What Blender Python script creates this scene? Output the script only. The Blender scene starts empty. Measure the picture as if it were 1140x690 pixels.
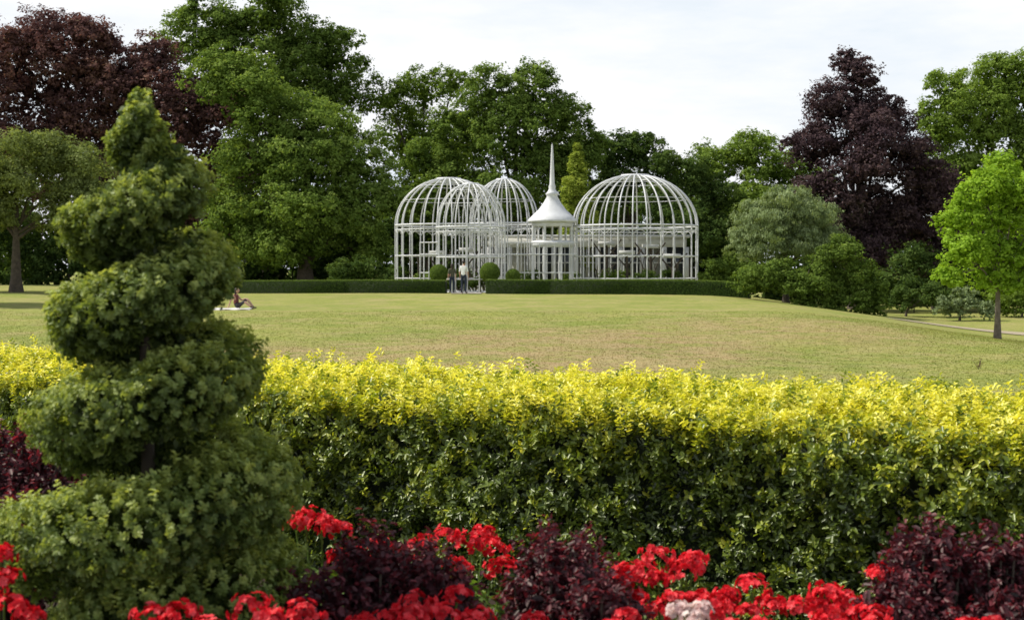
import bpy, math, numpy as np
from mathutils import Vector
R = np.random.default_rng(7)
S = bpy.context.scene
S.view_settings.view_transform='Standard'; S.view_settings.look='None'
S.view_settings.exposure=0

# ------------------------------------------------------------------ materials
def new_mat(name):
    m=bpy.data.materials.new(name); m.use_nodes=True
    nt=m.node_tree; nt.nodes.clear()
    out=nt.nodes.new('ShaderNodeOutputMaterial')
    return m,nt,out
def ramp(nt,stops):
    r=nt.nodes.new('ShaderNodeValToRGB'); e=r.color_ramp.elements
    while len(e)<len(stops): e.new(0.5)
    for i,(p,c) in enumerate(stops):
        e[i].position=p; e[i].color=(*c,1)
    return r
def leaf_mat(name,stops,trans=0.38,gloss=0.03,rough=0.45,tint=(1.25,1.2,0.5)):
    m,nt,out=new_mat(name); L=nt.links
    a=nt.nodes.new('ShaderNodeAttribute'); a.attribute_name='v'
    r=ramp(nt,stops); L.new(a.outputs['Fac'],r.inputs[0])
    d=nt.nodes.new('ShaderNodeBsdfDiffuse'); L.new(r.outputs[0],d.inputs[0])
    t=nt.nodes.new('ShaderNodeBsdfTranslucent')
    mx=nt.nodes.new('ShaderNodeMixRGB'); mx.blend_type='MULTIPLY'; mx.inputs[0].default_value=1
    L.new(r.outputs[0],mx.inputs[1]); mx.inputs[2].default_value=(*tint,1); L.new(mx.outputs[0],t.inputs[0])
    s=nt.nodes.new('ShaderNodeMixShader'); s.inputs[0].default_value=trans
    L.new(d.outputs[0],s.inputs[1]); L.new(t.outputs[0],s.inputs[2])
    if gloss<=0: L.new(s.outputs[0],out.inputs[0]); return m
    g=nt.nodes.new('ShaderNodeBsdfGlossy'); g.inputs['Roughness'].default_value=rough
    g.inputs[0].default_value=(1,1,.9,1)
    s2=nt.nodes.new('ShaderNodeMixShader'); s2.inputs[0].default_value=gloss
    L.new(s.outputs[0],s2.inputs[1]); L.new(g.outputs[0],s2.inputs[2]); L.new(s2.outputs[0],out.inputs[0])
    return m
def solid_mat(name,col,rough=0.6,var=0.15,scale=8,bump=0.0,metal=0):
    m,nt,out=new_mat(name); L=nt.links
    p=nt.nodes.new('ShaderNodeBsdfPrincipled'); p.inputs['Roughness'].default_value=rough
    p.inputs['Metallic'].default_value=metal
    tc=nt.nodes.new('ShaderNodeTexCoord'); n=nt.nodes.new('ShaderNodeTexNoise'); n.inputs['Scale'].default_value=scale
    n.inputs['Detail'].default_value=6
    L.new(tc.outputs['Object'],n.inputs['Vector'])
    r=ramp(nt,[(0.3,tuple(c*(1-var) for c in col)),(0.7,tuple(min(1,c*(1+var)) for c in col))])
    L.new(n.outputs[0],r.inputs[0]); L.new(r.outputs[0],p.inputs['Base Color'])
    if bump:
        b=nt.nodes.new('ShaderNodeBump'); b.inputs['Strength'].default_value=bump
        L.new(n.outputs[0],b.inputs['Height']); L.new(b.outputs[0],p.inputs['Normal'])
    L.new(p.outputs[0],out.inputs[0]); return m

bark=solid_mat('bark',(0.07,0.055,0.04),0.9,0.4,6,0.6)
bark_grey=solid_mat('bark_grey',(0.16,0.13,0.10),0.9,0.35,8,0.6)
G0=dict(gloss=0)
m_green=leaf_mat('leaf_green',[(0,(.030,.055,.012)),(.45,(.135,.21,.042)),(.8,(.24,.335,.075)),(1,(.33,.42,.11))],**G0)
m_dark=leaf_mat('leaf_dark_green',[(0,(.022,.042,.013)),(.5,(.085,.14,.035)),(1,(.18,.25,.07))],**G0)
m_lime=leaf_mat('leaf_fresh_green',[(0,(.045,.08,.014)),(.5,(.21,.31,.055)),(1,(.36,.47,.12))],trans=.42,**G0)
m_acer=leaf_mat('leaf_maple',[(0,(.09,.16,.01)),(.5,(.30,.47,.05)),(1,(.42,.60,.10))],trans=.45,**G0)
m_purple=leaf_mat('leaf_copper',[(0,(.035,.02,.022)),(.5,(.135,.075,.070)),(.85,(.23,.13,.10)),(1,(.27,.19,.12))],tint=(1.25,.8,.75),trans=.28,**G0)
m_purpledk=leaf_mat('leaf_dark_copper',[(0,(.018,.013,.018)),(.5,(.075,.050,.056)),(1,(.16,.11,.105))],tint=(1.2,.85,.8),trans=.22,**G0)
m_silver=leaf_mat('leaf_silver',[(0,(.07,.10,.045)),(.5,(.23,.30,.14)),(1,(.37,.44,.24))],trans=.3,**G0)
m_olive=leaf_mat('leaf_olive',[(0,(.06,.08,.025)),(.5,(.23,.285,.095)),(1,(.36,.41,.17))],trans=.38,**G0)
m_gold=leaf_mat('leaf_gold_conifer',[(0,(.06,.09,.012)),(.5,(.27,.35,.05)),(1,(.44,.50,.10))],trans=.3,**G0)
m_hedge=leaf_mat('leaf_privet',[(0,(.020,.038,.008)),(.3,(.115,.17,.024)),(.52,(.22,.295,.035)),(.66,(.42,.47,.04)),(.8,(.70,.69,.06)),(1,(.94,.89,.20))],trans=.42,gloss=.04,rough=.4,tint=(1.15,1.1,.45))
m_topiary=leaf_mat('leaf_box',[(0,(.04,.07,.018)),(.5,(.20,.275,.07)),(1,(.44,.51,.15))],trans=.42,gloss=.02,tint=(1.3,1.2,.5))
m_heuch=leaf_mat('leaf_burgundy',[(0,(.016,.007,.010)),(.5,(.075,.022,.032)),(1,(.25,.055,.07))],trans=.32,gloss=.03,rough=.5,tint=(1.7,.5,.5))
m_ger=leaf_mat('leaf_geranium',[(0,(.03,.06,.01)),(.5,(.15,.25,.045)),(1,(.27,.37,.08))])
m_red=leaf_mat('petal_red',[(0,(.45,.006,.015)),(.5,(.84,.022,.04)),(1,(.95,.13,.15))],trans=.35,gloss=.015,tint=(1.1,.8,.8))
m_pink=leaf_mat('petal_pale_pink',[(0,(.75,.5,.48)),(1,(.95,.86,.82))],trans=.45,gloss=.01,tint=(1,.95,.9))
white=solid_mat('white_paint',(.68,.69,.70),.45,.08,3)
white_dull=solid_mat('white_render',(.55,.55,.52),.8,.12,2)
dark=solid_mat('dark_glass',(.03,.035,.04),.15,.2,2)
stone=solid_mat('paving_stone',(.34,.31,.26),.9,.15,5,.2)
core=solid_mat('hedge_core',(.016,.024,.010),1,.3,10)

# ------------------------------------------------------------------ mesh building
def np_mesh(name,V,quads,mi=None,v=None,mats=(),tris=None,smooth=False):
    me=bpy.data.meshes.new(name)
    nv=len(V); me.vertices.add(nv); me.vertices.foreach_set('co',np.asarray(V,np.float32).ravel())
    q=np.asarray(quads,np.int32).reshape(-1,4); n=len(q)
    me.loops.add(n*4); me.loops.foreach_set('vertex_index',q.ravel())
    me.polygons.add(n); me.polygons.foreach_set('loop_start',np.arange(0,n*4,4,dtype=np.int32))
    for m in mats: me.materials.append(m)
    if mi is not None: me.polygons.foreach_set('material_index',np.asarray(mi,np.int32))
    me.update(calc_edges=True)
    if v is not None:
        a=me.attributes.new('v','FLOAT','FACE'); a.data.foreach_set('value',np.asarray(v,np.float32))
    if smooth: me.polygons.foreach_set('use_smooth',np.ones(n,bool))
    ob=bpy.data.objects.new(name,me); S.collection.objects.link(ob); return ob

def unit(a): return a/np.maximum(np.linalg.norm(a,axis=-1,keepdims=True),1e-9)
def rdir(n): return unit(R.normal(size=(n,3)))

class B:
    """accumulates quads"""
    def __init__(s): s.V=[];s.Q=[];s.M=[];s.v=[];s.n=0
    def add(s,V,Q,m=0,v=0.5):
        V=np.asarray(V,float); Q=np.asarray(Q,int)
        s.V.append(V); s.Q.append(Q+s.n); s.n+=len(V)
        s.M.append(np.full(len(Q),m)); s.v.append(np.broadcast_to(np.asarray(v,float),(len(Q),)).copy())
    def leaves(s,C,N,L,W,m=0,v=0.5,T=None,fold=False):
        n=len(C)
        if n==0: return
        N=unit(N)
        if T is None: T=rdir(n)
        T=T-N*np.sum(T*N,1,keepdims=True); T=unit(T); Bv=np.cross(N,T)
        L=np.broadcast_to(L,(n,))[:,None]; W=np.broadcast_to(W,(n,))[:,None]
        v=np.broadcast_to(v,(n,))
        if not fold:
            V=np.stack([C-T*L*.5,C+Bv*W*.5-T*L*.05,C+T*L*.5,C-Bv*W*.5-T*L*.05],1).reshape(-1,3)
            Q=np.arange(n*4).reshape(-1,4); s.add(V,Q,m,v)
        else:
            up=N*W*.22
            V=np.stack([C-T*L*.5,C-T*L*.18+Bv*W*.46+up,C+T*L*.2+Bv*W*.4+up,C+T*L*.5-N*L*.08,C+T*L*.2-Bv*W*.4+up,C-T*L*.18-Bv*W*.46+up],1).reshape(-1,3)
            b=np.arange(n)[:,None]*6
            Q=np.concatenate([b+np.array([0,1,2,3]),b+np.array([0,3,4,5])],1).reshape(-1,4)
            s.add(V,Q,m,np.repeat(v,2))
    def tube(s,P,r,m=0,k=6,v=.5,closed=False):
        P=np.asarray(P,float); n=len(P); r=np.broadcast_to(np.asarray(r,float),(n,))
        if closed: T=np.roll(P,-1,0)-np.roll(P,1,0)
        else: T=np.gradient(P,axis=0)
        T=unit(T); ref=np.tile(np.array([0.,0,1.]),(n,1))
        if np.mean(np.abs(T[:,2]))>.8: ref=np.tile(np.array([1.,0,0]),(n,1))
        A=unit(np.cross(T,ref)); C=np.cross(T,A)
        an=np.arange(k)*2*math.pi/k
        V=(P[:,None]+r[:,None,None]*(A[:,None]*np.cos(an)[None,:,None]+C[:,None]*np.sin(an)[None,:,None])).reshape(-1,3)
        Q=[]
        for i in range(n if closed else n-1):
            j=(i+1)%n
            for a in range(k):
                b=(a+1)%k; Q.append((i*k+a,i*k+b,j*k+b,j*k+a))
        s.add(V,Q,m,v)
    def box(s,lo,hi,m=0):
        x0,y0,z0=lo;x1,y1,z1=hi
        V=[(x0,y0,z0),(x1,y0,z0),(x1,y1,z0),(x0,y1,z0),(x0,y0,z1),(x1,y0,z1),(x1,y1,z1),(x0,y1,z1)]
        s.add(V,[(0,3,2,1),(4,5,6,7),(0,1,5,4),(1,2,6,5),(2,3,7,6),(3,0,4,7)],m)
    def lathe(s,prof,c,k=16,m=0):
        V=[];Q=[]
        for r,z in prof:
            for a in range(k):
                t=(a+.5)*2*math.pi/k; V.append((c[0]+r*math.cos(t),c[1]+r*math.sin(t),z))
        for i in range(len(prof)-1):
            for a in range(k):
                b=(a+1)%k; Q.append((i*k+a,i*k+b,(i+1)*k+b,(i+1)*k+a))
        s.add(V,Q,m)
    def make(s,name,mats,smooth=False):
        return np_mesh(name,np.concatenate(s.V),np.concatenate(s.Q),np.concatenate(s.M),np.concatenate(s.v),mats,smooth=smooth)

# ------------------------------------------------------------------ terrain
def ss(a,b,x):
    t=np.clip((x-a)/(b-a),0,1); return t*t*(3-2*t)
def gz(x,y):
    x=np.asarray(x,float); y=np.asarray(y,float)
    z=-.6*ss(10.5,25,y)+.92*np.clip((y-25)/57,0,1)
    z=z+.10*np.exp(-((y-68)/14)**2)*np.exp(-((x-2)/16)**2)
    z=z-1.3*ss(10,24,x)*ss(20,60,y)
    z=z+.25*ss(15,35,-x)*ss(20,70,y)
    z=z+.03*np.sin(x*.35+1)*np.sin(y*.21)*ss(12,30,y)
    return z
xs=np.concatenate([np.linspace(-1500,-80,20)[:-1],np.linspace(-80,80,181),np.linspace(80,1500,20)[1:]])
ys=np.concatenate([np.linspace(-200,0,10)[:-1],np.linspace(0,120,161),np.linspace(120,2500,30)[1:]])
X,Y=np.meshgrid(xs,ys); nx=len(xs); Z=gz(X,Y)
V=np.stack([X,Y,Z],-1).reshape(-1,3)
i,j=np.meshgrid(np.arange(nx-1),np.arange(len(ys)-1)); a=(j*nx+i).ravel()
ground=np_mesh('lawn_ground',V,np.stack([a,a+1,a+nx+1,a+nx],1),smooth=True)
m,nt,out=new_mat('lawn'); L=nt.links
tc=nt.nodes.new('ShaderNodeTexCoord')
def noise(scale,detail=4,rough=.55,vec=None):
    n=nt.nodes.new('ShaderNodeTexNoise'); n.inputs['Scale'].default_value=scale; n.inputs['Detail'].default_value=detail
    n.inputs['Roughness'].default_value=rough; L.new(vec or tc.outputs['Object'],n.inputs['Vector']); return n
def mixc(f,a,b,t='MIX'):
    x=nt.nodes.new('ShaderNodeMixRGB'); x.blend_type=t
    for k,q in ((0,f),(1,a),(2,b)):
        if hasattr(q,'links'): L.new(q,x.inputs[k])
        elif k==0: x.inputs[0].default_value=q
        else: x.inputs[k].default_value=(*q,1)
    return x.outputs[0]
def mth(op,a,b=None,clamp=False):
    x=nt.nodes.new('ShaderNodeMath'); x.operation=op; x.use_clamp=clamp
    for k,q in ((0,a),(1,b)):
        if q is None: continue
        if hasattr(q,'links'): L.new(q,x.inputs[k])
        else: x.inputs[k].default_value=q
    return x.outputs[0]
def lawn_colour():
    fine=noise(9,6,.75); r1=ramp(nt,[(.3,(.20,.24,.046)),(.52,(.295,.31,.075)),(.75,(.39,.38,.125))]); L.new(fine.outputs[0],r1.inputs[0])
    big=noise(.16,8,.75); rb=ramp(nt,[(.44,(0,0,0)),(.58,(1,1,1))]); L.new(big.outputs[0],rb.inputs[0])
    c=mixc(mth('MULTIPLY',rb.outputs[0],.75),r1.outputs[0],(.215,.26,.052))
    sep=nt.nodes.new('ShaderNodeSeparateXYZ'); L.new(tc.outputs['Object'],sep.inputs[0])
    def patchf(x0,y0,rx,ry):
        dx=mth('DIVIDE',mth('SUBTRACT',sep.outputs[0],x0),rx); dy=mth('DIVIDE',mth('SUBTRACT',sep.outputs[1],y0),ry)
        return mth('SUBTRACT',1.0,mth('ADD',mth('MULTIPLY',dx,dx),mth('MULTIPLY',dy,dy)),True)
    patch=mth('MAXIMUM',patchf(1.8,38,6.,10),mth('MAXIMUM',mth('MULTIPLY',patchf(-5,34,7,7),.55),mth('MULTIPLY',patchf(9,46,6,9),.5)))
    mid=noise(.7,8,.8); rm=ramp(nt,[(.42,(0,0,0)),(.58,(1,1,1))]); L.new(mid.outputs[0],rm.inputs[0])
    worn=mth('MULTIPLY',mth('MULTIPLY',patch,1.9,True),mth('ADD',mth('MULTIPLY',rm.outputs[0],.8),.2),True)
    c=mixc(worn,c,(.39,.275,.15))
    md=noise(.35,8,.8); rd=ramp(nt,[(.46,(0,0,0)),(.60,(1,1,1))]); L.new(md.outputs[0],rd.inputs[0])
    c=mixc(mth('MULTIPLY',rd.outputs[0],.62),c,(.40,.335,.15))
    tu=noise(2.6,5,.7); rt_=ramp(nt,[(.35,(.80,.84,.80)),(.65,(1.12,1.08,1.08))]); L.new(tu.outputs[0],rt_.inputs[0])
    c=mixc(1.0,c,rt_.outputs[0],'MULTIPLY')
    return c,sep
c,sep=lawn_colour()
hi=noise(50,3,.8); rh=ramp(nt,[(.3,(.75,.75,.75)),(.7,(1.2,1.2,1.2))]); L.new(hi.outputs[0],rh.inputs[0])
c=mixc(.8,c,rh.outputs[0],'MULTIPLY')
soilf=mth('GREATER_THAN',mth('SUBTRACT',9.5,mth('ADD',sep.outputs[1],mth('MULTIPLY',sep.outputs[0],.6))),0.0)
c=mixc(soilf,c,(.05,.035,.025))
p=nt.nodes.new('ShaderNodeBsdfPrincipled'); p.inputs['Roughness'].default_value=.9; p.inputs['Specular IOR Level'].default_value=.15
L.new(c,p.inputs['Base Color'])
bp=nt.nodes.new('ShaderNodeBump'); bp.inputs['Strength'].default_value=.6; bp.inputs['Distance'].default_value=.06
L.new(noise(18,6,.8).outputs[0],bp.inputs['Height']); L.new(bp.outputs[0],p.inputs['Normal'])
L.new(p.outputs[0],out.inputs[0]); ground.data.materials.append(m)
m_grass,nt,out=new_mat('grass_blades'); L=nt.links; tc=nt.nodes.new('ShaderNodeTexCoord')
c,_=lawn_colour(); d=nt.nodes.new('ShaderNodeBsdfDiffuse'); t=nt.nodes.new('ShaderNodeBsdfTranslucent'); s=nt.nodes.new('ShaderNodeMixShader'); s.inputs[0].default_value=.35
L.new(c,d.inputs[0]); L.new(c,t.inputs[0]); L.new(d.outputs[0],s.inputs[1]); L.new(t.outputs[0],s.inputs[2]); L.new(s.outputs[0],out.inputs[0])
b=B(); n=150000
yy=18+40*R.random(n)**1.3; xx=(R.random(n)*2-1)*(yy*.42+2)
C=np.stack([xx,yy,gz(xx,yy)+.006],1)
T=unit(np.stack([R.normal(0,1,n),R.normal(0,1,n),np.ones(n)*.5],1))
b.leaves(C,rdir(n)*[1,1,.3]+[0,0,.5],.035+.03*R.random(n),.014+yy*.0001,0,.5,T)
b.make('grass',[m_grass])

# ------------------------------------------------------------------ trees
LS=.84
def tree(name,x,y,lobes,mat,ls=.26,K=3.8,trunk=.35,bk=None,yscale=1.0,droop=0,fork=None,asp=.62,gaps=1.0,clr=.9,vb=0.,ns=26,limbs=True):
    """lobes: (dx,z,r[,dy])"""
    b=B(); z0=float(gz(x,y))-.15; ls=ls*LS
    lobes=[(l+(R.uniform(-.5,.5)*l[2]*yscale,))[:4] if len(l)==3 else l for l in lobes]
    top=max(l[1] for l in lobes); bot=min(l[1]-l[2]*.3 for l in lobes)
    zf=fork if fork is not None else z0+(bot-z0)*.6+.4
    mainx=np.mean([l[0] for l in lobes])
    if limbs:
        n=8; t=np.linspace(0,1,n)
        P=np.stack([x+mainx*.5*t**2+R.normal(0,.02,n)*trunk*3*t,y+0*t,z0+(top*.92-z0)*t],1)
        b.tube(P,trunk*(1.25*(1-t)**1.1+.08)+trunk*.5*np.exp(-t*18),0,8)
    for l in lobes:
        s=R.uniform(0.0,.45); st=np.array([x+mainx*.5*s**2,y,zf+(top-zf)*s*.6])
        en=np.array([x+l[0],y+l[3],l[1]]); t=np.linspace(0,1,6)[:,None]
        if not limbs: st=np.array([x+l[0],y+l[3],float(gz(x+l[0],y+l[3]))-.1])
        P=st+(en-st)*t+np.array([0,0,1])*np.sin(t*3.14)*np.linalg.norm(en-st)*.08+R.normal(0,.05,(6,3))*t
        b.tube(P,trunk*.42*(1-t[:,0]*.8),0,6)
        for q in range(5):
            d=unit(R.normal(size=3)+[0,0,.3]); t2=np.linspace(0,1,4)[:,None]
            P2=P[3+q%3]+d*l[2]*.75*t2+R.normal(0,.06,(4,3))*t2
            b.tube(P2,trunk*.13*(1-t2[:,0]*.8),0,4)
    cen=np.array([[x+l[0],y+l[3],l[1]] for l in lobes]); rad=np.array([l[2] for l in lobes])
    for li in range(len(lobes)):
        c,r=cen[li],rad[li]
        sd=rdir(ns); sd[:,2]=np.where((sd[:,2]<-.4),-sd[:,2],sd[:,2])
        sd[:,1]=np.where((sd[:,1]>.35)&(R.random(ns)<.5),-sd[:,1],sd[:,1])
        sc=c+sd*r*R.uniform(.45,.9,(ns,1)); sr=r*R.uniform(.18,.42,ns)
        nl=int(K*4*math.pi*r*r/ls**2/ns)
        for k in range(ns):
            dn=np.linalg.norm(cen-sc[k],axis=1)/rad; dn[li]=9
            if dn.min()<.45: continue
            cr0=min(clr*.55,sr[k]*.55)
            nc=max(6,int(4.5*(sr[k]/cr0)**2)); lp=max(3,int(nl/nc))
            cd=rdir(nc); cd=unit(cd+sd[k]*.45+[0,0,.15]); cc=sc[k]+cd*(sr[k]*R.uniform(.6,1.2,(nc,1)))*[1,1,.8]
            cv=R.uniform(-.2,.2,nc)+R.uniform(-.14,.14)
            keep=R.random(nc)<gaps; cc=cc[keep];cd=cd[keep];cv=cv[keep]; nc=len(cc)
            if nc==0: continue
            cr=cr0*R.uniform(.5,1.25,nc)
            o=rdir(nc*lp); ci=np.repeat(np.arange(nc),lp)
            pos=cc[ci]+o*(cr[ci]*R.uniform(.35,1.15,nc*lp))[:,None]*[1,1,.6]
            N=o*.4+cd[ci]*.45+np.array([0,-.1,.5])+R.normal(0,.4,(nc*lp,3))
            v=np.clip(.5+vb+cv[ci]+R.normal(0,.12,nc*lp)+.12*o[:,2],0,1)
            T=None
            if droop: T=unit(R.normal(0,.35,(nc*lp,3))+[0,0,-droop])+cd[ci]*.2; N=cd[ci]+R.normal(0,.4,(nc*lp,3))
            sz=ls*R.uniform(.6,1.35,nc*lp)
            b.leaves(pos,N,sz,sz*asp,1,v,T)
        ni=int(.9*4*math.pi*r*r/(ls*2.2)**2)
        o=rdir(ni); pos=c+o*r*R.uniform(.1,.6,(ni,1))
        b.leaves(pos,o+R.normal(0,.5,(ni,3)),ls*2.0,ls*1.4,1,R.uniform(0.1,.42,ni))  # inner fill leaves coloured dark, standing for the shade inside the crown
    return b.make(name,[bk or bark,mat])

tree('copper_beech_tree',-30.8,105,[(-6,15.8,5),(-1.3,16.1,4.5),(3.2,13.9,4),(7,11.8,4.),(10.2,8.3,3.6),(-.7,9,5.5),(6,5.6,4.2),(11.5,4.6,2.8),(-7.4,8.4,5),(-11.4,13,5),(9.0,13.2,2.2),(4.5,17.,2.0),(-4.5,12,4)],m_purple,ls=.27,trunk=.6)
tree('lime_tree',-27.5,78,[(0,6.7,2.7),(3,6.6,2.3),(4.2,5.2,1.6),(-2.6,6.2,2.6),(1.5,7.7,1.8),(-1.2,4.6,1.8),(2.4,4.5,1.7),(-4.5,5.5,2.2)],m_olive,ls=.17,K=3.2,trunk=.26)
tree('lime_tree',-29.6,65,[(0,8,2.8),(.6,6.3,2.6),(-2,7,2.6),(.2,10,2.2),(-1,9,2.4)],m_olive,ls=.2,K=3.0,trunk=.26)
tree('oak_tree',-19.3,113,[(-5,20,3.8),(0,21.7,4.2),(4.3,18.5,3.5),(.7,16.7,5),(-3.6,15.5,4.3),(4.6,14.6,3.4)],m_green,ls=.28,trunk=.5,vb=-.05)
tree('oak_tree',-14.4,98,[(-3.8,12.9,3.5),(0,11,3.8),(3.1,8.6,3.2),(.6,6.7,4.2),(3.8,5.6,3),(5.8,6.3,1.7),(-2.5,9.2,3.6),(0,3.4,3.1),(4.0,3.0,2.4),(-6.0,14.8,2.2),(-5,5,3),(-2.5,3,2.6)],m_green,ls=.24,trunk=.4,vb=.07)
tree('ash_tree',-7.3,116,[(-2.9,15.4,2.5),(0,16.2,2.2),(2.4,16.5,1.9),(-1.5,12,3.7),(3,11.4,3.4),(0,7,4.5)],m_lime,ls=.24,K=2.6,trunk=.4,gaps=.85,vb=-.18)
tree('oak_tree',.3,105,[(-2,14.2,2.4),(1,14.3,2.6),(3.6,12.7,2.2),(-3.7,11.8,2.5),(0,11,3.5),(4.3,9.9,2.4),(.3,7,4),(-4,7,3.4),(-7,5.5,3.4),(4.5,5,3.2),(5.9,10.6,1.5),(-6.5,9.5,2.4),(2.6,9.6,2.6)],m_green,ls=.24,trunk=.4,vb=-.03)
tree('chestnut_tree',10.2,118,[(-1.9,11.0,2.1),(.8,11.5,2.0),(2.6,10,1.6),(-.4,8.1,3.4),(4,7,3),(-4,7,3),(-5,10,2.2)],m_dark,ls=.26,trunk=.4)
tree('golden_conifer_tree',4.35,94,[(0,2.2,1.5,0),(0,3.6,1.45,0),(0,5.,1.35,0),(0,6.2,1.2,0),(0,7.3,1.0,0),(0,8.3,.75,0),(0,9.1,.5,0),(0,9.8,.3,0)],m_gold,ls=.15,K=4.5,trunk=.12,clr=.35,vb=.05)
tree('yew_tree',12.5,100,[(-1.6,9.0,1.2),(.2,8.3,1.6),(1.7,6.6,2),(-1.6,5.6,2.4),(.5,4,3),(3,3.4,2.4)],m_dark,ls=.2,trunk=.35)
tree('ash_tree',18.2,112,[(-1.8,9.9,2.2),(.7,10.5,2.3),(2.9,9.4,2.1),(-3.4,8.7,1.9),(.4,6.5,3.6),(-2.7,5,2.8),(3.5,5.2,3),(6,5,3),(5.5,8,2.2)],m_lime,ls=.24,trunk=.3,vb=.0)
tree('copper_beech_tree',22.6,92,[(-.9,15.1,1.0),(-.2,14.0,1.5),(-1.8,11.8,2.3),(1.6,11.3,2.3),(-2.8,9.2,2.2),(.3,8.6,3.4),(3.5,7.8,2.4),(-1.5,5.4,3.2),(2.6,4.4,2.9),(4.4,6,1.8),(.3,2.4,2.8)],m_purpledk,ls=.22,trunk=.4)
tree('oak_tree',36.6,108,[(-3.5,14.4,2.6),(0,15.8,2.6),(3.2,15.2,3.1),(-4.1,12,2.3),(0,12,3.5),(4.2,10.8,3.5),(-3,8,3.6),(2,7,4),(7.5,12,3.5)],m_lime,ls=.25,trunk=.4,vb=-.05)
tree('plum_tree',29,96,[(0,6.5,2.2),(-1,4.2,2.2),(1.6,4.6,2.4),(3.6,6.,2),(.5,2.2,2.2),(3.5,2.6,2.2)],m_purpledk,ls=.22,trunk=.25)
tree('weeping_silver_pear_tree',15.0,77,[(0,4.7,1.7),(-1.35,4.1,1.5),(1.5,4.1,1.55),(-1.9,2.8,1.4),(2.0,2.8,1.4),(0,3.3,2.3,-.6)],m_silver,ls=.19,K=6.0,trunk=.14,droop=1.2,asp=.32,clr=.6,vb=.04)
tree('maple_tree',19.0,55,[(.2,5.6,.8),(-.7,4.6,1.1),(.7,4.5,1.15),(-1.5,3.6,1.05),(.2,3.5,1.3),(1.7,3.8,1.1),(-1.5,2.3,1.0),(.2,2.0,1.25),(1.7,2.2,1.1),(0,1.2,.85),(-1.9,1.3,.6),(1.2,1.0,.7)],m_acer,ls=.165,K=4.0,trunk=.10,bk=bark_grey,gaps=.95,fork=.5,clr=.6)

def shrub(name,x,y,lobes,mat,ls=.14,K=3,**k): return tree(name,x,y,lobes,mat,ls=ls,K=K,trunk=.07,clr=.5,fork=float(gz(x,y))+.2,ns=18,**k)
shrub('laurel_shrub',15.2,73.5,[(-2.6,.9,1.1),(-1.2,1.0,1.2),(.2,.7,1.25),(1.5,.8,1.3),(2.8,.1,1.3),(3.7,-.4,.9),(2.0,2.5,1.),(1.3,2.0,1.0),(2.9,1.4,1.1),(-1.2,1.6,.8),(0,-.1,.9),(1.6,-.3,1.),(3.9,.4,.8)],m_green,vb=-.04)
shrub('laurel_shrub',22.4,80,[(0,-.2,1),(1.3,.2,1),(2.5,-.3,.9)],m_dark)
shrub('silver_shrub',24.2,76,[(-.7,-.4,.8),(.4,.0,.9),(1.3,-.6,.7)],m_silver)
shrub('laurel_shrub',29,80,[(-1,-.3,1.2),(1,.1,1.4),(3,.0,1.3)],m_lime,vb=-.1)
shrub('rhododendron_shrub',-8.5,88,[(-2,1.2,1.1),(-.5,1.4,1.2),(1,1.0,1.0)],m_dark)
shrub('rhododendron_shrub',13.2,86,[(-.7,1.3,1.2),(.8,1.4,1.3),(2.2,1.0,1.2)],m_green,vb=-.1)
tree('rhododendron_shrubbery',27,87,[(-5,.2,1.7),(-3,.3,1.6),(-1,.2,1.7),(1,.3,1.7),(3.2,.3,1.8),(5.4,.2,1.8),(7.6,.2,1.8),(9.8,.2,1.8),(2,2.2,1.7),(6,2.4,1.9),(-2,2,1.5),(9,2.4,1.9)],m_dark,ls=.2,K=3,trunk=.1,ns=18,limbs=False,vb=-.05)
lob=[]
for q in range(58):
    xq=-66+q*2.35+R.uniform(-.8,.8); dz=-1.1 if xq>15 else 0
    lob.append((xq,R.uniform(.6,1.2)+dz,R.uniform(1.6,2.1),R.uniform(-2,2)))
    lob.append((xq+1,R.uniform(2.4,4.)+dz,R.uniform(1.7,2.5),R.uniform(0,3)))
tree('understorey_shrubbery',0,103,lob,m_dark,ls=.3,K=2.6,trunk=.2,fork=.6,vb=-.15,ns=16,limbs=False)
lob=[]
for q in range(40):
    xq=-95+q*5.0+R.uniform(-1.5,1.5); lob.append((xq,R.uniform(3.5,5.5),R.uniform(3.6,5.),R.uniform(-3,3))); lob.append((xq+2.5,R.uniform(.8,1.8)-(1 if xq>12 else 0),R.uniform(2.6,3.4),R.uniform(-6,-3)))
tree('distant_woodland',0,132,lob,m_dark,ls=.5,K=2.4,trunk=.4,fork=1,ns=14,limbs=False)

# ------------------------------------------------------------------ clipped hedges
def wob(a,b_,s=1.0):
    return (np.sin(a*3.1*s+1.3)+np.sin(b_*4.3*s+a*1.7*s)+np.sin(a*7.7*s+b_*6.1*s+.5)*.6+np.sin(a*15*s-b_*13*s)*.4)/3
b=B()
ux=unit(np.array([[1,-.6,0.]]))[0]; nf=np.array([ux[1],-ux[0],0.])
if nf[1]>0: nf=-nf
o0=np.array([0,7.22,0.]); HH=1.0; WW=1.6
t0,t1=-6.7,3.9
def hp(t,w,z):
    return o0+ux*t[:,None]-nf*w[:,None]+np.array([0,0,1.])*z[:,None]
t=np.array([t0,t1]); c8=[]
for zz in (0,HH-.14):
    for ww in (.15,WW-.12):
        c8.append(hp(t,np.full(2,ww),np.full(2,zz)))
V=np.concatenate(c8); b.add(V,[(0,1,5,4),(2,6,7,3),(4,5,7,6),(0,4,6,2),(1,3,7,5)],0)
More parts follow.
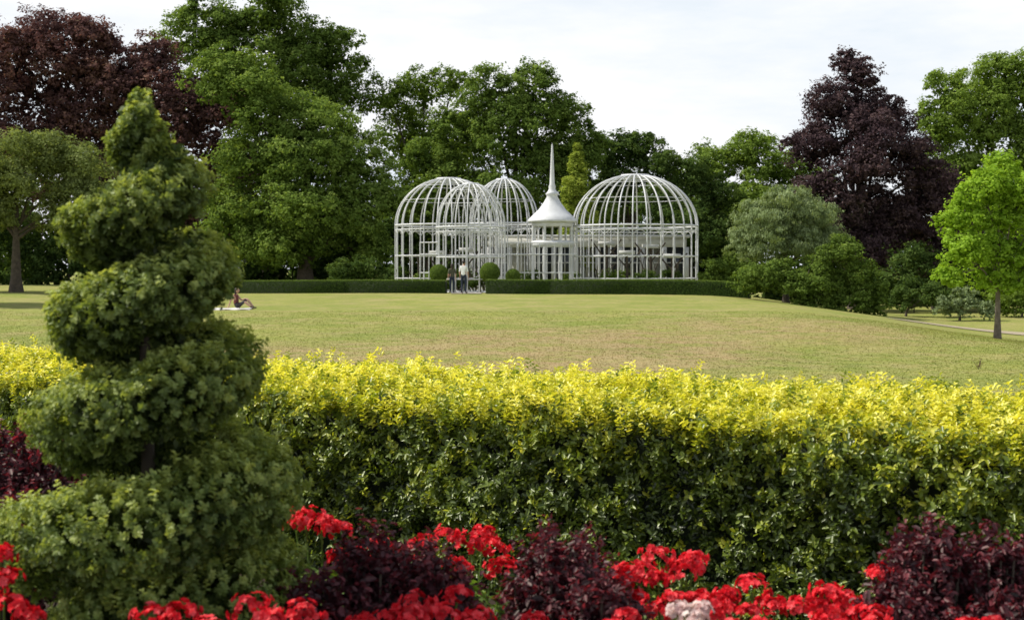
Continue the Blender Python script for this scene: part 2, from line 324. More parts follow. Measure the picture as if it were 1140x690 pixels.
def sprigs(P,N,vc,n,L,spread,up=.3,jit=.35):
    k=len(P); ci=np.repeat(np.arange(k),n); j=np.tile(np.arange(n),k)/n
    ax=unit(N+R.normal(0,jit,(k,3))+[0,0,up])
    ang=j*2*math.pi*2.4+R.uniform(0,6.28,k)[ci]
    e1=unit(np.cross(ax,rdir(k))); e2=np.cross(ax,e1)
    rad=(e1[ci]*np.cos(ang)[:,None]+e2[ci]*np.sin(ang)[:,None])
    pos=P[ci]+ax[ci]*(j*spread*2.0-spread)[:,None]+rad*(L*.55)
    T=rad+ax[ci]*.55; Nn=ax[ci]-rad*.35+R.normal(0,.3,(len(ci),3))
    return pos,Nn,T,vc[ci]+R.normal(0,.07,len(ci))
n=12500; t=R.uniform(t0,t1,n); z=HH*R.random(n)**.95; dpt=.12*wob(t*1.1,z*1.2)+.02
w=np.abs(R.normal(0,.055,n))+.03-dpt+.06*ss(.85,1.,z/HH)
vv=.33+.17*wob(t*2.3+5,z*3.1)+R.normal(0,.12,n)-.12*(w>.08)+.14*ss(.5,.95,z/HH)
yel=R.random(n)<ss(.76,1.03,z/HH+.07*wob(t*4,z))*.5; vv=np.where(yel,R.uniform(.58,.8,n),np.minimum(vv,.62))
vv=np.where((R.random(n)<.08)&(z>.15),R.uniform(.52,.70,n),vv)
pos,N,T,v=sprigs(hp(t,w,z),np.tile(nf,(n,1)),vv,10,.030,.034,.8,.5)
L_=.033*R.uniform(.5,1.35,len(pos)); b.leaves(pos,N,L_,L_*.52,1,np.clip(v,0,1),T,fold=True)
n=18500; t=R.uniform(t0,t1,n); w=R.uniform(-.02,WW,n)
dome=.06*np.sin(np.clip(w/WW,0,1)*math.pi)
z=HH-.05+dome+.05*wob(t*1.3,w*2)+.018*np.sin(t*17+w*11)+R.normal(.01,.035,n)+np.where(R.random(n)<.03,R.uniform(.03,.10,n),0)
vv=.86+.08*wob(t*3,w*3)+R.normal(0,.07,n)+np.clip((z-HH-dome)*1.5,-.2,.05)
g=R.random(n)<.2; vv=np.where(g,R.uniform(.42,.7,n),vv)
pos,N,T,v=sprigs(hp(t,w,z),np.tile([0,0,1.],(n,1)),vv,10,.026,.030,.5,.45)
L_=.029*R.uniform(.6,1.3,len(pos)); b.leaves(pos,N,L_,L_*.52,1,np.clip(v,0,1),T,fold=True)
n=2500; t=R.uniform(t0,t1,n); z=HH*R.random(n)
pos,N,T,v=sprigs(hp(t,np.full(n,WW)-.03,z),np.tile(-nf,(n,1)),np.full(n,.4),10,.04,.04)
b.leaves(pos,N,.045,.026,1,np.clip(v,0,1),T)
b.make('privet_hedge',[core,m_hedge])

def low_hedge(name,pts,h=.72,w=.7,mat=None,ls=.06,dens=900):
    b=B()
    pts=np.array(pts,float)
    for i in range(len(pts)-1):
        p,q=pts[i],pts[i+1]; u=q-p; Ln=np.linalg.norm(u); u/=Ln; nn=np.array([u[1],-u[0]])
        if nn[1]>0: nn=-nn
        V=[]
        for e in (p,q):
            for s_ in (.85,-.85):
                g=float(gz(*e)); a=e+nn*w/2*s_
                V+= [(a[0],a[1],g-.05),(a[0],a[1],g+h-.06)]
        b.add(V,[(0,4,5,1),(2,3,7,6),(1,5,7,3),(0,1,3,2),(4,6,7,5)],0)
        for face in range(3):
            k=int(dens*Ln*(w if face==1 else h)*1.6); t=R.uniform(0,Ln,k)
            if face==1: s_=R.uniform(-w/2,w/2,k); zz=h+R.normal(0,.022,k); N=np.tile([0,0,1.],(k,1))
            else:
                sg=1 if face==0 else -1
                s_=sg*(w/2)+R.normal(0,.02,k); zz=R.uniform(0,h,k); N=np.tile([nn[0]*sg,nn[1]*sg,.25],(k,1))
            xy=p+u*t[:,None]+nn*s_[:,None]
            C=np.stack([xy[:,0],xy[:,1],gz(xy[:,0],xy[:,1])+zz],1)
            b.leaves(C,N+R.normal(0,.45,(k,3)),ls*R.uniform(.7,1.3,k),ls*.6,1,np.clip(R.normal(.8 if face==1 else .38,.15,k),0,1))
    return b.make(name,[core,mat or m_dark])
low_hedge('box_hedge',[(-19,84),(-16,82.5),(-9.5,80.8),(-3.75,80.2)])
low_hedge('box_hedge',[(-1.45,80.2),(2,79.6),(6.5,78.4),(10,77),(12.8,75.8)],h=.78)

def ball(name,x,y,zc,r):
    b=B(); g=float(gz(x,y)); b.tube([(x,y,g-.1),(x,y,(g+zc)/2),(x,y,zc)],.05,0,6)
    k=int(9000*r*r/.25); o=rdir(k); C=np.array([x,y,zc])+o*r*(1+R.normal(0,.03,(k,1)))
    b.leaves(C,o+R.normal(0,.45,(k,3)),.06*R.uniform(.6,1.3,k),.035,1,np.clip(R.normal(.5,.17,k),0,1))
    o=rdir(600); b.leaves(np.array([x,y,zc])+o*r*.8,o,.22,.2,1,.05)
    b.make(name,[bark,m_green])
ball('box_ball_topiary',-4.25,81.8,1.45,.52); ball('box_ball_topiary',-1.28,81.3,1.52,.56); ball('box_ball_topiary',.05,82.6,1.3,.42)

# ------------------------------------------------------------------ aviary
def cage(b,cx,cy,r,zs,za,n=20,z0=.25,tr=.05):
    ang=np.arange(n)*2*math.pi/n+.1
    for a in ang:
        d=np.array([math.cos(a),math.sin(a),0])
        b.tube([np.array([cx,cy,z0])+d*r,np.array([cx,cy,(z0+zs)/2])+d*r,np.array([cx,cy,zs])+d*r],tr,0,5)
        ph=np.linspace(0,math.pi/2*.86,12)
        P=np.stack([cx+d[0]*r*np.cos(ph),cy+d[1]*r*np.cos(ph),zs+(za-zs)*np.sin(ph)/math.sin(math.pi/2*.86)],1); b.tube(P,tr,0,5)
    def ring(rr,z,t_,k=48):
        an=np.arange(k)*2*math.pi/k
        b.tube(np.stack([cx+rr*np.cos(an),cy+rr*np.sin(an),np.full(k,z)],1),t_,0,5,closed=True)
    ring(r,zs,tr*1.3); ring(r,zs-.28,tr*.8); ring(r,z0+.55*(zs-z0),tr*.9); ring(r,z0+.22*(zs-z0),tr*.7); ring(r,z0+.08,tr*1.6)
    for f in (.35,.62): ring(r*math.cos(f*math.pi/2),zs+(za-zs)*math.sin(f*math.pi/2)/math.sin(math.pi/2*.86),tr*.4)
    ring(r*math.cos(.86*math.pi/2),za,tr*2.0,24); ring(r*math.cos(.86*math.pi/2),za-.2,tr*1.0,24)
    for a in ang:
        a2=a+2*math.pi/n; an=np.linspace(a,a2,7); zz=zs-.3-.28*np.abs(np.linspace(-1,1,7))**2
        b.tube(np.stack([cx+r*np.cos(an),cy+r*np.sin(an),zz],1),tr*.5,0,4)
b=B()
cage(b,7.6,87,3.85,4.35,7.45,n=28,tr=.044)
cage(b,-3.9,87,3.3,4.4,7.25,n=24,tr=.042)
cage(b,-2.45,83.9,2.05,4.2,6.75,n=18,tr=.040)
cage(b,-.5,90,2.2,4.6,7.4,n=20,tr=.042)
cx,cy=2.45,86; zc=1.7
b.lathe([(.0,4.6),(1.5,4.55),(1.55,4.62),(1.52,4.72),(1.25,4.98),(.85,5.35),(.52,5.8),(.33,6.15),(.36,6.22),(.42,6.3),(.30,6.42),(.20,6.6),(.22,6.75),(.16,6.9),(.13,7.6),(.05,9.25),(0,9.4)],(cx,cy),12)
b.lathe([(1.28,4.28),(1.34,4.30),(1.34,4.56),(1.28,4.58)],(cx,cy),8)
b.lathe([(1.26,3.05),(1.36,3.08),(1.36,3.42),(1.26,3.45)],(cx,cy),8)
for a in range(8):
    t=(a+.5)*math.pi/4; px,py=cx+1.26*math.cos(t),cy+1.26*math.sin(t)
    b.tube([(px,py,.25),(px,py,2.3),(px,py,4.4)],.09,0,6)
    t2=t+math.pi/8
    qx,qy=cx+1.17*math.cos(t2),cy+1.17*math.sin(t2); b.tube([(qx,qy,3.45),(qx,qy,3.95),(qx,qy,4.35)],.035,0,4)
frame=b.make('dome_frame',[white])
b=B()
for (xa,ya,xb,yb) in ((-.6,84.5,3.9,84.5),(-5.5,84.1,-4.4,83.6)):
    nn=int(abs(xb-xa)/.42)
    for q in range(nn+1):
        f=q/max(nn,1); X_=xa+(xb-xa)*f; Y_=ya+(yb-ya)*f; b.tube([(X_,Y_,.25),(X_,Y_,1.6),(X_,Y_,3.3)],.028,0,5)
    for zz in (.4,1.5,2.6,3.3): b.tube([(xa,ya,zz),((xa+xb)/2,(ya+yb)/2,zz),(xb,yb,zz)],.035,0,5)
link=b.make('screens',[white])
b=B()
x0,x1,yf,yb=-1.6,11.4,92.,95.5
b.box((x0,yb-.2,.2),(x1,yb,4.0),0)
npan=9; w_=(x1-x0)/npan
b.box((x0,yf,3.15),(x1,yf+.25,3.75),0); b.box((x0-.2,yf-.25,3.76),(x1+.2,yb+.2,3.95),0)
b.box((x0,yf,.2),(x1,yf+.25,.9),0)
for q in range(npan+1):
    X_=x0+w_*q; b.box((X_-.16,yf-.03,.2),(X_+.16,yf+.28,3.15),0)
for q in range(npan):
    X_=x0+w_*(q+.5)
    b.box((X_-.03,yf+.08,.9),(X_+.03,yf+.14,3.15),0); b.box((X_-w_/2+.16,yf+.08,2.1),(X_+w_/2-.16,yf+.14,2.17),0)
    if q%3!=1: b.box((X_-w_/2+.16,yf+.18,.9),(X_+w_/2-.16,yf+.2,3.15),1)
    else: b.box((X_-w_/2+.16,yf+1.2,.9),(X_+w_/2-.16,yf+1.3,3.1),0)
shelter=b.make('shelter',[white_dull,dark])
b=B()
for (X_,Y_,h_) in ((7.0,86,2.6),(8.6,87.5,3.0),(-4.6,87,2.6),(5.9,88,3.2),(9.8,86.2,2.4),(-2.8,88,2.8)):
    b.tube([(X_,Y_,.2),(X_+.05,Y_,1.4),(X_+.0,Y_,h_)],.09,0,6)
    for s_ in (-1,1): b.tube([(X_,Y_,h_*.7),(X_+s_*.5,Y_+.2,h_*.92),(X_+s_*.95,Y_+.2,h_*1.12)],.05,0,5)
    b.box((X_-.5,Y_-.25,h_),(X_+.5,Y_+.25,h_+.25),1)
perch=b.make('perches',[bark,white_dull])
b=B()
for q in range(60):
    X_=R.choice([R.uniform(4.6,10.4),R.uniform(-6.4,-1.6)]); Y_=R.uniform(85.8,89); h_=R.uniform(.8,2.8)
    P=np.array([X_,Y_,.2])+np.linspace(0,1,5)[:,None]*np.array([R.normal(0,.6),R.normal(0,.3),h_])+R.normal(0,.1,(5,3)); b.tube(P,np.linspace(.06,.015,5),0,5)
branches=b.make('branches',[bark])
b=B()
for q_,(cx_,cy_,r_) in enumerate(((7.6,87,4.0),(-3.9,87,3.45),(-2.45,83.9,2.2),(-.5,90,2.35),(2.45,86,1.6))):
    b.lathe([(r_,-.1),(r_,.30+.004*q_),(r_-.25,.34+.004*q_)],(cx_,cy_),32)
plinth=b.make('plinth',[stone])
av=bpy.data.objects.new('aviary',None); S.collection.objects.link(av)
for o_ in (frame,link,shelter,perch,branches,plinth): o_.parent=av
for (X_,Y_,r_,mm) in ((6.2,86.2,.9,m_green),(9.6,87.4,.9,m_dark),(-5.2,86.4,.8,m_green),(-3.2,88,.9,m_dark),(3.4,87.5,.6,m_green),(-1.9,84.2,.55,m_dark),(7.9,85.5,.8,m_dark),(.8,87.5,.8,m_dark)):
    shrub('aviary_shrub',X_,Y_,[(0,.9,r_),(.5,1.2,r_*.7),(-.5,.7,r_*.7)],mm,ls=.12,K=1.8,gaps=.8)

# paths
def path(name,pts,w,mat):
    pts=np.array(pts,float); P=[]
    for i in range(len(pts)-1):
        for f in np.linspace(0,1,12,endpoint=False): P.append(pts[i]*(1-f)+pts[i+1]*f)
    P.append(pts[-1]); P=np.array(P); T=unit(np.gradient(P,axis=0)); Nn=np.stack([-T[:,1],T[:,0]],1)
    V=[];k=7
    for s_ in np.linspace(-w/2,w/2,k):
        q=P+Nn*s_; V.append(np.stack([q[:,0],q[:,1],gz(q[:,0],q[:,1])+.03],1))
    V=np.stack(V,1).reshape(-1,3); Q=[]
    for i in range(len(P)-1):
        for j in range(k-1): Q.append((i*k+j,i*k+j+1,(i+1)*k+j+1,(i+1)*k+j))
    np_mesh(name,V,Q,mats=[mat])
gravel=solid_mat('path_gravel',(.36,.30,.20),.95,.2,30,.3)
path('garden_path',[(-2.6,79),(-2.6,82)],1.7,stone)
path('garden_path',[(18.5,68),(24,63),(34,60),(60,62)],2.6,gravel)

# ------------------------------------------------------------------ spiral topiary
b=B(); ax_,ay_=-1.09,4.2
b.tube([(ax_,ay_,-.05),(ax_,ay_,1.1),(ax_-.02,ay_,2.1)],[.03,.022,.008],0,8)
TH=np.array([-300,-180,0,180,360,540,720,900,1080,1260,1440,1560])
ZZ=np.array([2.17,2.07,1.95,1.80,1.68,1.53,1.39,1.23,1.05,.88,.76,.70])
RO=np.array([.05,.10,.165,.215,.25,.265,.32,.315,.42,.425,.42,.38])
RT=[.055,.075,.095,.105,.112,.12,.13,.138,.155,.16,.165,.16]
n=12000; u=R.random(n)
th=np.interp(u,np.cumsum(np.r_[0,(RO[1:]+RO[:-1])*np.diff(TH)])/np.sum((RO[1:]+RO[:-1])*np.diff(TH)),TH)
ro=np.interp(th,TH,RO); zc_=np.interp(th,TH,ZZ); rt=np.interp(th,TH,RT)
rc=ro-rt; tr_=np.radians(th)
rad=np.stack([np.cos(tr_),-np.sin(tr_),0*tr_],1); ps=R.uniform(0,2*math.pi,n)
ps=np.where(R.random(n)<.35,R.uniform(-1.2,1.6,n),ps)
onrm=rad*np.cos(ps)[:,None]*1.0+np.array([0,0,1.])*np.sin(ps)[:,None]
bump_=1+.18*wob(tr_*1.5,ps*1.1)+.12*np.sin(tr_*6.3+ps*2)*np.sin(ps*3+tr_*2)+R.normal(0,.11,n)
C=np.array([ax_,ay_,0.])+rad*np.maximum(rc,0)[:,None]+np.array([0,0,1.])*zc_[:,None]+onrm*(rt*bump_)[:,None]*np.array([1.07,1.07,.80])
vv=.48+.12*wob(tr_*2,ps*2)+R.normal(0,.13,n)+.28*onrm[:,2]+(bump_-1)*.7  # leaves on top and on bumps paler: sunlit edges put into leaf colour
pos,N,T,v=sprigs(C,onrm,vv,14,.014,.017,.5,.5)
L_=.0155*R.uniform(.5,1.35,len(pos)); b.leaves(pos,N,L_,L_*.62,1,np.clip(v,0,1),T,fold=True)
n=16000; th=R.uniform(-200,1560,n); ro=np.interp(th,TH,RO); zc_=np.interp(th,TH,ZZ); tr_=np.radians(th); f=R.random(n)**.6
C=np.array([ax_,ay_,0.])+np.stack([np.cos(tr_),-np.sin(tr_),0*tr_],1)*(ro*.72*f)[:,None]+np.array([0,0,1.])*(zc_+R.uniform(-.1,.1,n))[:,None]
b.leaves(C,rdir(n),.04,.027,1,R.uniform(0,.2,n))  # inner leaves darker: shade of the grooves put into their colour
n=500; o=rdir(n); C=np.array([ax_-.02,ay_,2.17])+o*[.04,.035,.07]*R.uniform(.6,1,(n,1))
b.leaves(C,o+R.normal(0,.4,(n,3)),.02,.012,1,np.clip(R.normal(.55,.15,n),0,1),fold=True)
n=3000; o=rdir(n); C=np.array([ax_+.03,ay_,.58])+o*R.uniform(.85,1,(n,1))*[.35,.37,.2]
pos,N,T,v=sprigs(C,o,np.full(n,.45),10,.018,.02,.3); b.leaves(pos,N,.018,.011,1,np.clip(v,0,1),T,fold=True)
b.make('spiral_topiary',[bark,m_topiary])

# ------------------------------------------------------------------ flower bed
def burgundy(x,y,top,r,n=300):
    b=B()
    for q in range(n):
        d=unit(R.normal(size=3)*[1,1,.8]+[0,0,.6]); f=R.uniform(.5,1.2)
        h0=top-.28; tip=np.array([x,y,h0])+d*[r,r,.27]*f
        base=np.array([x+d[0]*r*.2,y+d[1]*r*.2,.05])
        if q%3==0: b.tube([base,(base+tip)/2+[0,0,.06],tip],.004,0,4)
        k=18; ax=unit(d+[0,0,.5]+R.normal(0,.25,3)); s_=R.uniform(-.05,.05,k)
        C=tip+ax*s_[:,None]+R.normal(0,.010,(k,3)); Nn=ax*.6+R.normal(0,.6,(k,3))+[0,0,.3]
        L_=.025*R.uniform(.6,1.4,k)*(1.15-s_*7); b.leaves(C,Nn,L_,L_*.5,1,np.clip(.45+R.normal(0,.2,k)+.3*(f-.85)+s_*2,0,1),fold=True)
    b.make('burgundy_foliage_plant',[bark,m_heuch])
for a_ in ((-.42,4.35,.86,.16),(-.24,4.25,.82,.14),(-.60,4.15,.76,.12),(.15,4.35,.86,.17),(.27,4.1,.76,.12),(1.30,4.35,.87,.17),(1.53,4.4,.84,.16),(1.15,4.15,.74,.12),(1.42,4.05,.72,.17),(-1.98,5.5,1.04,.26),(-1.82,5.1,.86,.16),(-2.2,5.6,.8,.3)):
    burgundy(*a_)
def geranium(x,y,umb,mat=None,hl=.58,r=.24,nl=420,name='red_geranium_plant'):
    b=B(); o=rdir(nl); o[:,2]=np.abs(o[:,2]); C=np.array([x,y,hl-.18])+o*R.uniform(.7,1,(nl,1))*[r,r,.2]
    L_=.05*R.uniform(.6,1.2,nl); b.leaves(C,o*.5+[0,0,.7]+R.normal(0,.35,(nl,3)),L_,L_*.9,1,np.clip(R.normal(.5,.18,nl),0,1),fold=True)
    for (ux_,uy_,uz_,ur) in umb:
        c=np.array([ux_,uy_,uz_]); base=np.array([x+(ux_-x)*.4,y+(uy_-y)*.4,.1]); b.tube([base,(base+c)/2+[0,0,.03],c-[0,0,ur*.3]],.003,0,4)
        nf_=int(R.uniform(26,40)); d=rdir(nf_); d[:,2]=np.where(d[:,2]<-.25,-d[:,2],d[:,2])
        for q in range(nf_):
            fc=c+d[q]*ur*R.uniform(.65,1.2)*[1,1,.7]; nn=unit(d[q]+R.normal(0,.3,3)); e1=unit(np.cross(nn,[.3,.5,.8])); e2=np.cross(nn,e1)
            an=np.arange(5)*1.2566+R.uniform(0,6); dirs=e1*np.cos(an)[:,None]+e2*np.sin(an)[:,None]
            pl=.0125*R.uniform(.8,1.2); b.leaves(fc+dirs*pl*.5,np.tile(nn,(5,1))+dirs*-.3,pl*1.25,pl*1.1,2,np.clip(R.normal(.5,.25)+R.normal(0,.1,5),0,1),dirs,fold=True)
    b.make(name,[m_ger,m_ger,mat or m_red])
def U(*a): return [(x_,y_,z_,r_*R.uniform(.85,1.3)) for (x_,y_,z_,r_) in a]
def RU(x,y,z,sx,sy,sz,n,r=.048): return [(x+R.uniform(-sx,sx),y+R.uniform(-sy,sy),z+R.uniform(-sz,sz),r*R.uniform(.6,1.2)) for _ in range(n)]
geranium(-.62,4.75,U((-.70,4.75,.85,.05),(-.64,4.7,.84,.045),(-.60,4.75,.81,.045),(-.53,4.7,.73,.05),(-.47,4.65,.70,.045),(-.56,4.65,.74,.045),(-.74,4.8,.82,.04),(-.45,4.75,.76,.045)),hl=.66)
geranium(-.2,4.75,U((-.30,4.7,.76,.05),(-.22,4.75,.79,.055),(-.14,4.7,.77,.055),(-.06,4.75,.75,.05),(-.1,4.85,.78,.045),(-.18,4.6,.72,.05),(-.03,4.65,.70,.045)),hl=.62)
geranium(.5,4.45,U((.40,4.4,.74,.05),(.47,4.5,.77,.05),(.54,4.45,.73,.05),(.36,4.5,.70,.05),(.58,4.5,.76,.045),(.5,4.3,.68,.045),(.43,4.25,.66,.045),(.46,4.4,.72,.05))+RU(.5,4.4,.71,.14,.1,.05,6),hl=.58)
geranium(.72,4.3,U((.66,4.3,.69,.045),(.75,4.35,.71,.045),(.62,4.2,.66,.04),(.80,4.25,.67,.045))+RU(.72,4.25,.67,.12,.1,.03,4),hl=.56)
geranium(.98,4.2,U((.87,4.2,.68,.05),(.95,4.25,.71,.05),(1.02,4.2,.67,.05),(.92,4.1,.66,.045),(1.13,4.3,.76,.045),(1.06,4.1,.65,.04))+RU(.98,4.15,.67,.14,.1,.04,8),hl=.55)
geranium(.2,3.95,U((.28,3.9,.69,.045),(.14,3.9,.68,.045),(.33,4.0,.70,.04),(.06,3.95,.70,.045)),hl=.58)
geranium(-.3,3.95,U((-.34,3.95,.71,.045),(-.27,4.0,.74,.05),(-.20,3.95,.72,.045),(-.12,3.9,.71,.045),(-.42,3.9,.71,.04),(-.16,4.05,.75,.045))+RU(-.2,3.95,.72,.2,.1,.03,3),hl=.61)
geranium(-.75,3.75,U((-.70,3.75,.79,.045),(-.64,3.7,.77,.045),(-.88,3.7,.78,.045),(-.95,3.7,.77,.045),(-.80,3.65,.75,.045),(-.56,3.75,.77,.045)),hl=.64)
geranium(-1.42,3.78,U((-1.36,3.75,.86,.042),(-1.33,3.72,.80,.045),(-1.39,3.8,.92,.04),(-1.28,3.7,.78,.04),(-1.42,3.8,.82,.045)),hl=.66,nl=250,r=.18)
geranium(.50,3.88,[(.46,3.88,.75,.034),(.50,3.84,.735,.036),(.53,3.9,.75,.03)],mat=m_pink,name='pale_pink_geranium_plant',hl=.62,nl=200)
geranium(1.25,3.8,U((1.2,3.8,.70,.045),(1.32,3.85,.71,.04))+RU(1.2,3.85,.69,.2,.06,.02,4),hl=.56)
geranium(.8,3.85,RU(.8,3.85,.69,.22,.07,.03,7),hl=.58)

# ------------------------------------------------------------------ people
skin=solid_mat('skin',(.50,.30,.22),.5,.05); hair_m=solid_mat('hair_dark',(.03,.02,.015),.6,.3)
shirt_w=solid_mat('shirt_white',(.78,.79,.80),.8,.05); navy=solid_mat('trousers_navy',(.02,.03,.06),.8,.2)
olive_j=solid_mat('jacket_olive',(.08,.08,.05),.8,.2); shoe=solid_mat('shoe_brown',(.06,.035,.02),.5,.2)
top_red=solid_mat('top_dark_red',(.16,.04,.04),.8,.2); denim=solid_mat('trousers_dark',(.035,.03,.035),.8,.2)
def hand(J,E,w,dirv,side,s):
    d=unit(np.array(dirv,float)); lat=unit(np.cross(d,[0,0,1.]) if abs(d[2])<.8 else np.array([0,1.,0])); nrm=np.cross(d,lat)
    p=len(J); J.append((w+d*.05,.030,.016,s)); E.append((p-1,p)); wi=p
    for q,(off,ln) in enumerate(((-.030,.065),(-.010,.075),(.010,.07),(.030,.055))):
        k=len(J); J.append((w+d*.095+lat*off,.009,.009,s)); E.append((wi,k))
        J.append((w+d*(.095+ln*.5)+lat*off*1.1+nrm*.006*side,.008,.008,s)); E.append((k,k+1))
        J.append((w+d*(.095+ln)+lat*off*1.1+nrm*.02*side,.007,.007,s)); E.append((k+1,k+2))
    k=len(J); J.append((w+d*.04+lat*-.045,.010,.010,s)); E.append((wi,k)); J.append((w+d*.085+lat*-.06,.008,.008,s)); E.append((k,k+1))
def person(name,loc,yaw,kind,mats,hscale=1.0,longhair=False):
    J=[];E=[]
    def j(p,rx,ry,mi,par=None):
        J.append((np.array(p,float),rx,ry,mi))
        if par is not None: E.append((par,len(J)-1))
        return len(J)-1
    if kind=='stand':
        pel=j((0,0,.96),.15,.11,2); sp=j((0,0,1.14),.135,.10,1,pel); ch=j((0,.0,1.34),.17,.115,1,sp); nb=j((0,0,1.47),.08,.07,1,ch); nk=j((0,-.01,1.55),.055,.055,0,nb)
        head=(0,-.02,1.655)
        for s in (-1,1):
            sh=j((s*.175,0,1.43),.065,.065,1,ch); el=j((s*.235,.02,1.16),.045,.045,1,sh); wr=j((s*.24,-.05,.92),.028,.028,0,el)
            hand(J,E,J[wr][0],(0,-.1,-1),s,0)
            hp_=j((s*.09,0,.90),.10,.10,2,pel); kn=j((s*.105,-.02,.50),.068,.068,2,hp_); an=j((s*.11,.02,.11),.05,.05,2,kn); j((s*.12,-.02,.05),.045,.04,3,an); j((s*.13,-.16,.035),.042,.035,3,len(J)-1)
    else:
        pel=j((0,0,.12),.16,.13,2); sp=j((0,.03,.30),.12,.10,1,pel); ch=j((0,.04,.48),.15,.11,1,sp); nb=j((0,.02,.60),.07,.065,1,ch); nk=j((0,0,.67),.05,.05,0,nb)
        head=(0,-.03,.77)
        for s in (-1,1):
            sh=j((s*.155,.04,.56),.058,.058,1,ch)
            if s<0: el=j((s*.24,.16,.34),.04,.04,0,sh); wr=j((s*.26,.24,.08),.026,.026,0,el); hand(J,E,J[wr][0]+np.array([0,0,-.03]),(-.2,.9,-.1),s,0)
            else: el=j((s*.2,-.12,.36),.04,.04,0,sh); wr=j((s*.14,-.32,.42),.026,.026,0,el); hand(J,E,J[wr][0],(0,-1,.1),s,0)
            hp_=j((s*.09,-.04,.11),.09,.09,2,pel); kn=j((s*.12,-.44,.40 if s>0 else .30),.062,.062,2,hp_); an=j((s*.11,-.70,.10),.042,.042,0,kn); j((s*.11,-.75,.05),.035,.035,3,an); j((s*.12,-.88,.045),.035,.03,3,len(J)-1)
    me=bpy.data.meshes.new(name+'_sk'); me.from_pydata([tuple(a[0]) for a in J],E,[]); ob=bpy.data.objects.new(name+'_sk',me); S.collection.objects.link(ob)
    ob.modifiers.new('Skin','SKIN')
    for q,a in enumerate(J): me.skin_vertices[0].data[q].radius=(a[1],a[2])
    me.skin_vertices[0].data[0].use_root=True
    sb=ob.modifiers.new('Sub','SUBSURF'); sb.levels=2; sb.render_levels=2
    dg=bpy.context.evaluated_depsgraph_get(); bm=bpy.data.meshes.new_from_object(ob.evaluated_get(dg))
    bpy.data.objects.remove(ob)
    for mm in mats: bm.materials.append(mm)
    A=np.array([J[e[0]][0] for e in E]); Bb=np.array([J[e[1]][0] for e in E]); mi=[J[e[1]][3] for e in E]
    for p_ in bm.polygons:
        c=np.array(p_.center); ab=Bb-A; t=np.clip(np.sum((c-A)*ab,1)/np.sum(ab*ab,1),0,1); k=np.argmin(np.linalg.norm(c-(A+ab*t[:,None]),axis=1))
        p_.material_index=mi[k]; p_.use_smooth=True
    body=bpy.data.objects.new('body',bm); S.collection.objects.link(body)
    hb=B(); hx,hy,hz=head
    k1,k2=20,16; V=[];Q=[]
    for a in range(k2+1):
        ph=math.pi*a/k2
        for c_ in range(k1):
            t=2*math.pi*c_/k1; x_=math.sin(ph)*math.cos(t); y_=math.sin(ph)*math.sin(t); z_=math.cos(ph)
            w=1 if z_>-.2 else 1-.35*(-z_-.2)
            px,py,pz=x_*.076*w,y_*.096*w,z_*.118
            if y_<-.85 and -.35<z_<.05 and abs(x_)<.25: py-=.022*(1-abs(x_)*3)
            if y_<-.6 and .02<z_<.25 and .2<abs(x_)<.55: py+=.010
            V.append((hx+px,hy+py,hz+pz))
    for a in range(k2):
        for c_ in range(k1): Q.append((a*k1+c_,a*k1+(c_+1)%k1,(a+1)*k1+(c_+1)%k1,(a+1)*k1+c_))
    hb.add(V,Q,0)
    def ell(c,r,m_,k=10):
        V=[];Q=[]
        for a in range(k//2+1):
            ph=math.pi*a/(k//2)
            for q in range(k): t=2*math.pi*q/k; V.append((c[0]+r[0]*math.sin(ph)*math.cos(t),c[1]+r[1]*math.sin(ph)*math.sin(t),c[2]+r[2]*math.cos(ph)))
        for a in range(k//2):
            for q in range(k): Q.append((a*k+q,a*k+(q+1)%k,(a+1)*k+(q+1)%k,(a+1)*k+q))
        hb.add(V,Q,m_)
    for s in (-1,1):
        ell((hx+s*.03,hy-.083,hz+.008),(.012,.008,.008),2); ell((hx+s*.077,hy+.005,hz-.01),(.01,.02,.03),0); ell((hx+s*.03,hy-.088,hz+.03),(.018,.006,.004),1)
    ell((hx,hy-.088,hz-.055),(.024,.008,.007),3)
    ell((hx,hy+.022,hz+.028),(.085,.095,.105),1,20)
    if longhair: ell((hx,hy+.06,hz-.09),(.085,.05,.17),1,16)
    hd=hb.make('head',[skin,hair_m,dark,top_red],smooth=True)
    root=bpy.data.objects.new(name,None); S.collection.objects.link(root)
    body.parent=root; hd.parent=root; root.location=loc; root.rotation_euler=(0,0,yaw); root.scale=(hscale,)*3
def on(x,y,dz=0): return (x,y,float(gz(x,y))+dz)
person('standing_man',on(-2.72,79.4,.03),math.radians(160),'stand',[skin,shirt_w,navy,shoe,hair_m],1.05)
person('standing_woman',on(-3.42,80.3,.03),math.radians(200),'stand',[skin,olive_j,navy,shoe,hair_m],.93,True)
person('seated_woman',on(-11.75,60,.03),math.radians(75),'sit',[skin,top_red,denim,shoe,hair_m],1.0,True)
k=24; gx,gy=np.meshgrid(np.linspace(-.95,.75,k),np.linspace(-.7,.7,k)); X_=-11.85+gx; Y_=60+gy
Z_=gz(X_,Y_)+.022+.012*np.sin(gx*9+gy*4)+.01*np.sin(gy*13)
i,j=np.meshgrid(np.arange(k-1),np.arange(k-1)); a=(j*k+i).ravel()
np_mesh('picnic_blanket',np.stack([X_,Y_,Z_],-1).reshape(-1,3),np.stack([a,a+1,a+k+1,a+k],1),mats=[solid_mat('blanket_cloth',(.6,.58,.55),.9,.15,4)],smooth=True)

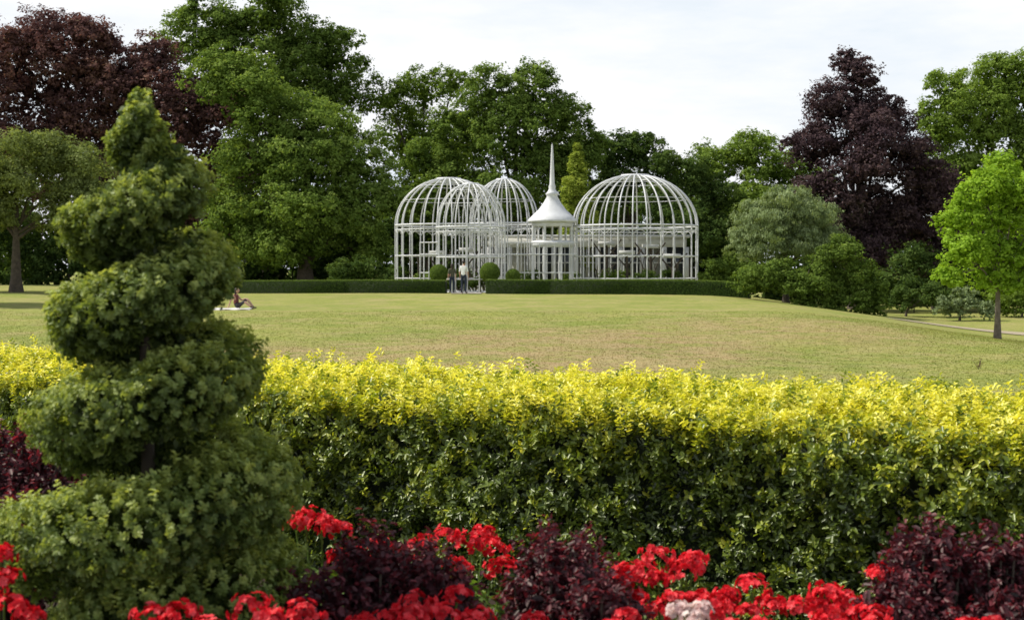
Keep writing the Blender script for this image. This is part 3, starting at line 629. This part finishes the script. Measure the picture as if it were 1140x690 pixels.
b=B(); x_,y_=10.3,31.; g=float(gz(x_,y_))
for q in range(12):
    d=unit(R.normal(size=3)*[.35,.35,0]+[0,0,1]); h_=R.uniform(.12,.3); b.tube([(x_,y_,g),np.array([x_,y_,g])+d*h_*.5,np.array([x_,y_,g])+d*h_],.0025,0,4)
    b.leaves(np.array([x_,y_,g])+d*R.uniform(.3,1.,(12,1))*h_+R.normal(0,.02,(12,3)),rdir(12),.02,.012,1,R.uniform(.3,.9,12))
b.make('sapling_twigs',[bark,m_purple])

# ------------------------------------------------------------------ light, sky, camera
el=math.radians(50); az=math.atan2(-.80,.18)
sd=Vector((math.sin(az)*math.cos(el),math.cos(az)*math.cos(el),math.sin(el)))
sl=bpy.data.lights.new('sun','SUN'); sl.energy=5.0; sl.angle=math.radians(.6); sl.color=(1,.955,.86)
so=bpy.data.objects.new('sun',sl); S.collection.objects.link(so); so.rotation_euler=sd.to_track_quat('Z','Y').to_euler()
w=bpy.data.worlds.new('World'); S.world=w; w.use_nodes=True; nt=w.node_tree; nt.nodes.clear(); L=nt.links
out=nt.nodes.new('ShaderNodeOutputWorld'); bg=nt.nodes.new('ShaderNodeBackground'); bg.inputs[1].default_value=.1
sky=nt.nodes.new('ShaderNodeTexSky'); sky.sky_type='NISHITA'; sky.sun_disc=False; sky.sun_elevation=el; sky.sun_rotation=az%(2*math.pi); sky.dust_density=2
tc=nt.nodes.new('ShaderNodeTexCoord'); mp=nt.nodes.new('ShaderNodeMapping'); mp.inputs['Scale'].default_value=(1.2,1.2,5)
L.new(tc.outputs['Generated'],mp.inputs[0])
n=nt.nodes.new('ShaderNodeTexNoise'); n.inputs['Scale'].default_value=2.6; n.inputs['Detail'].default_value=8; n.inputs['Roughness'].default_value=.6; L.new(mp.outputs[0],n.inputs['Vector'])
rc_=ramp(nt,[(.38,(8.5,9.2,9.9)),(.56,(10.3,10.4,10.6))]); L.new(n.outputs[0],rc_.inputs[0])
sp_=nt.nodes.new('ShaderNodeSeparateXYZ'); L.new(tc.outputs['Generated'],sp_.inputs[0])
mr=nt.nodes.new('ShaderNodeMapRange'); mr.inputs['From Min'].default_value=.25; mr.inputs['From Max'].default_value=.5; mr.inputs['To Min'].default_value=.99; mr.inputs['To Max'].default_value=.25
L.new(sp_.outputs['Z'],mr.inputs[0])
mx=nt.nodes.new('ShaderNodeMixRGB'); L.new(mr.outputs[0],mx.inputs[0]); L.new(sky.outputs[0],mx.inputs[1]); L.new(rc_.outputs[0],mx.inputs[2])
L.new(mx.outputs[0],bg.inputs[0]); L.new(bg.outputs[0],out.inputs[0])
cam=bpy.data.cameras.new('camera'); co=bpy.data.objects.new('camera',cam); S.collection.objects.link(co); S.camera=co
co.location=(0,0,1.7); co.rotation_euler=(math.radians(90-1.65),0,0); cam.lens=49.45; cam.sensor_width=36; cam.clip_end=5000; cam.clip_start=.05
cam.dof.use_dof=True; cam.dof.focus_distance=13; cam.dof.aperture_fstop=5.6
print('faces',sum(len(o.data.polygons) for o in S.objects if o.type=='MESH'))
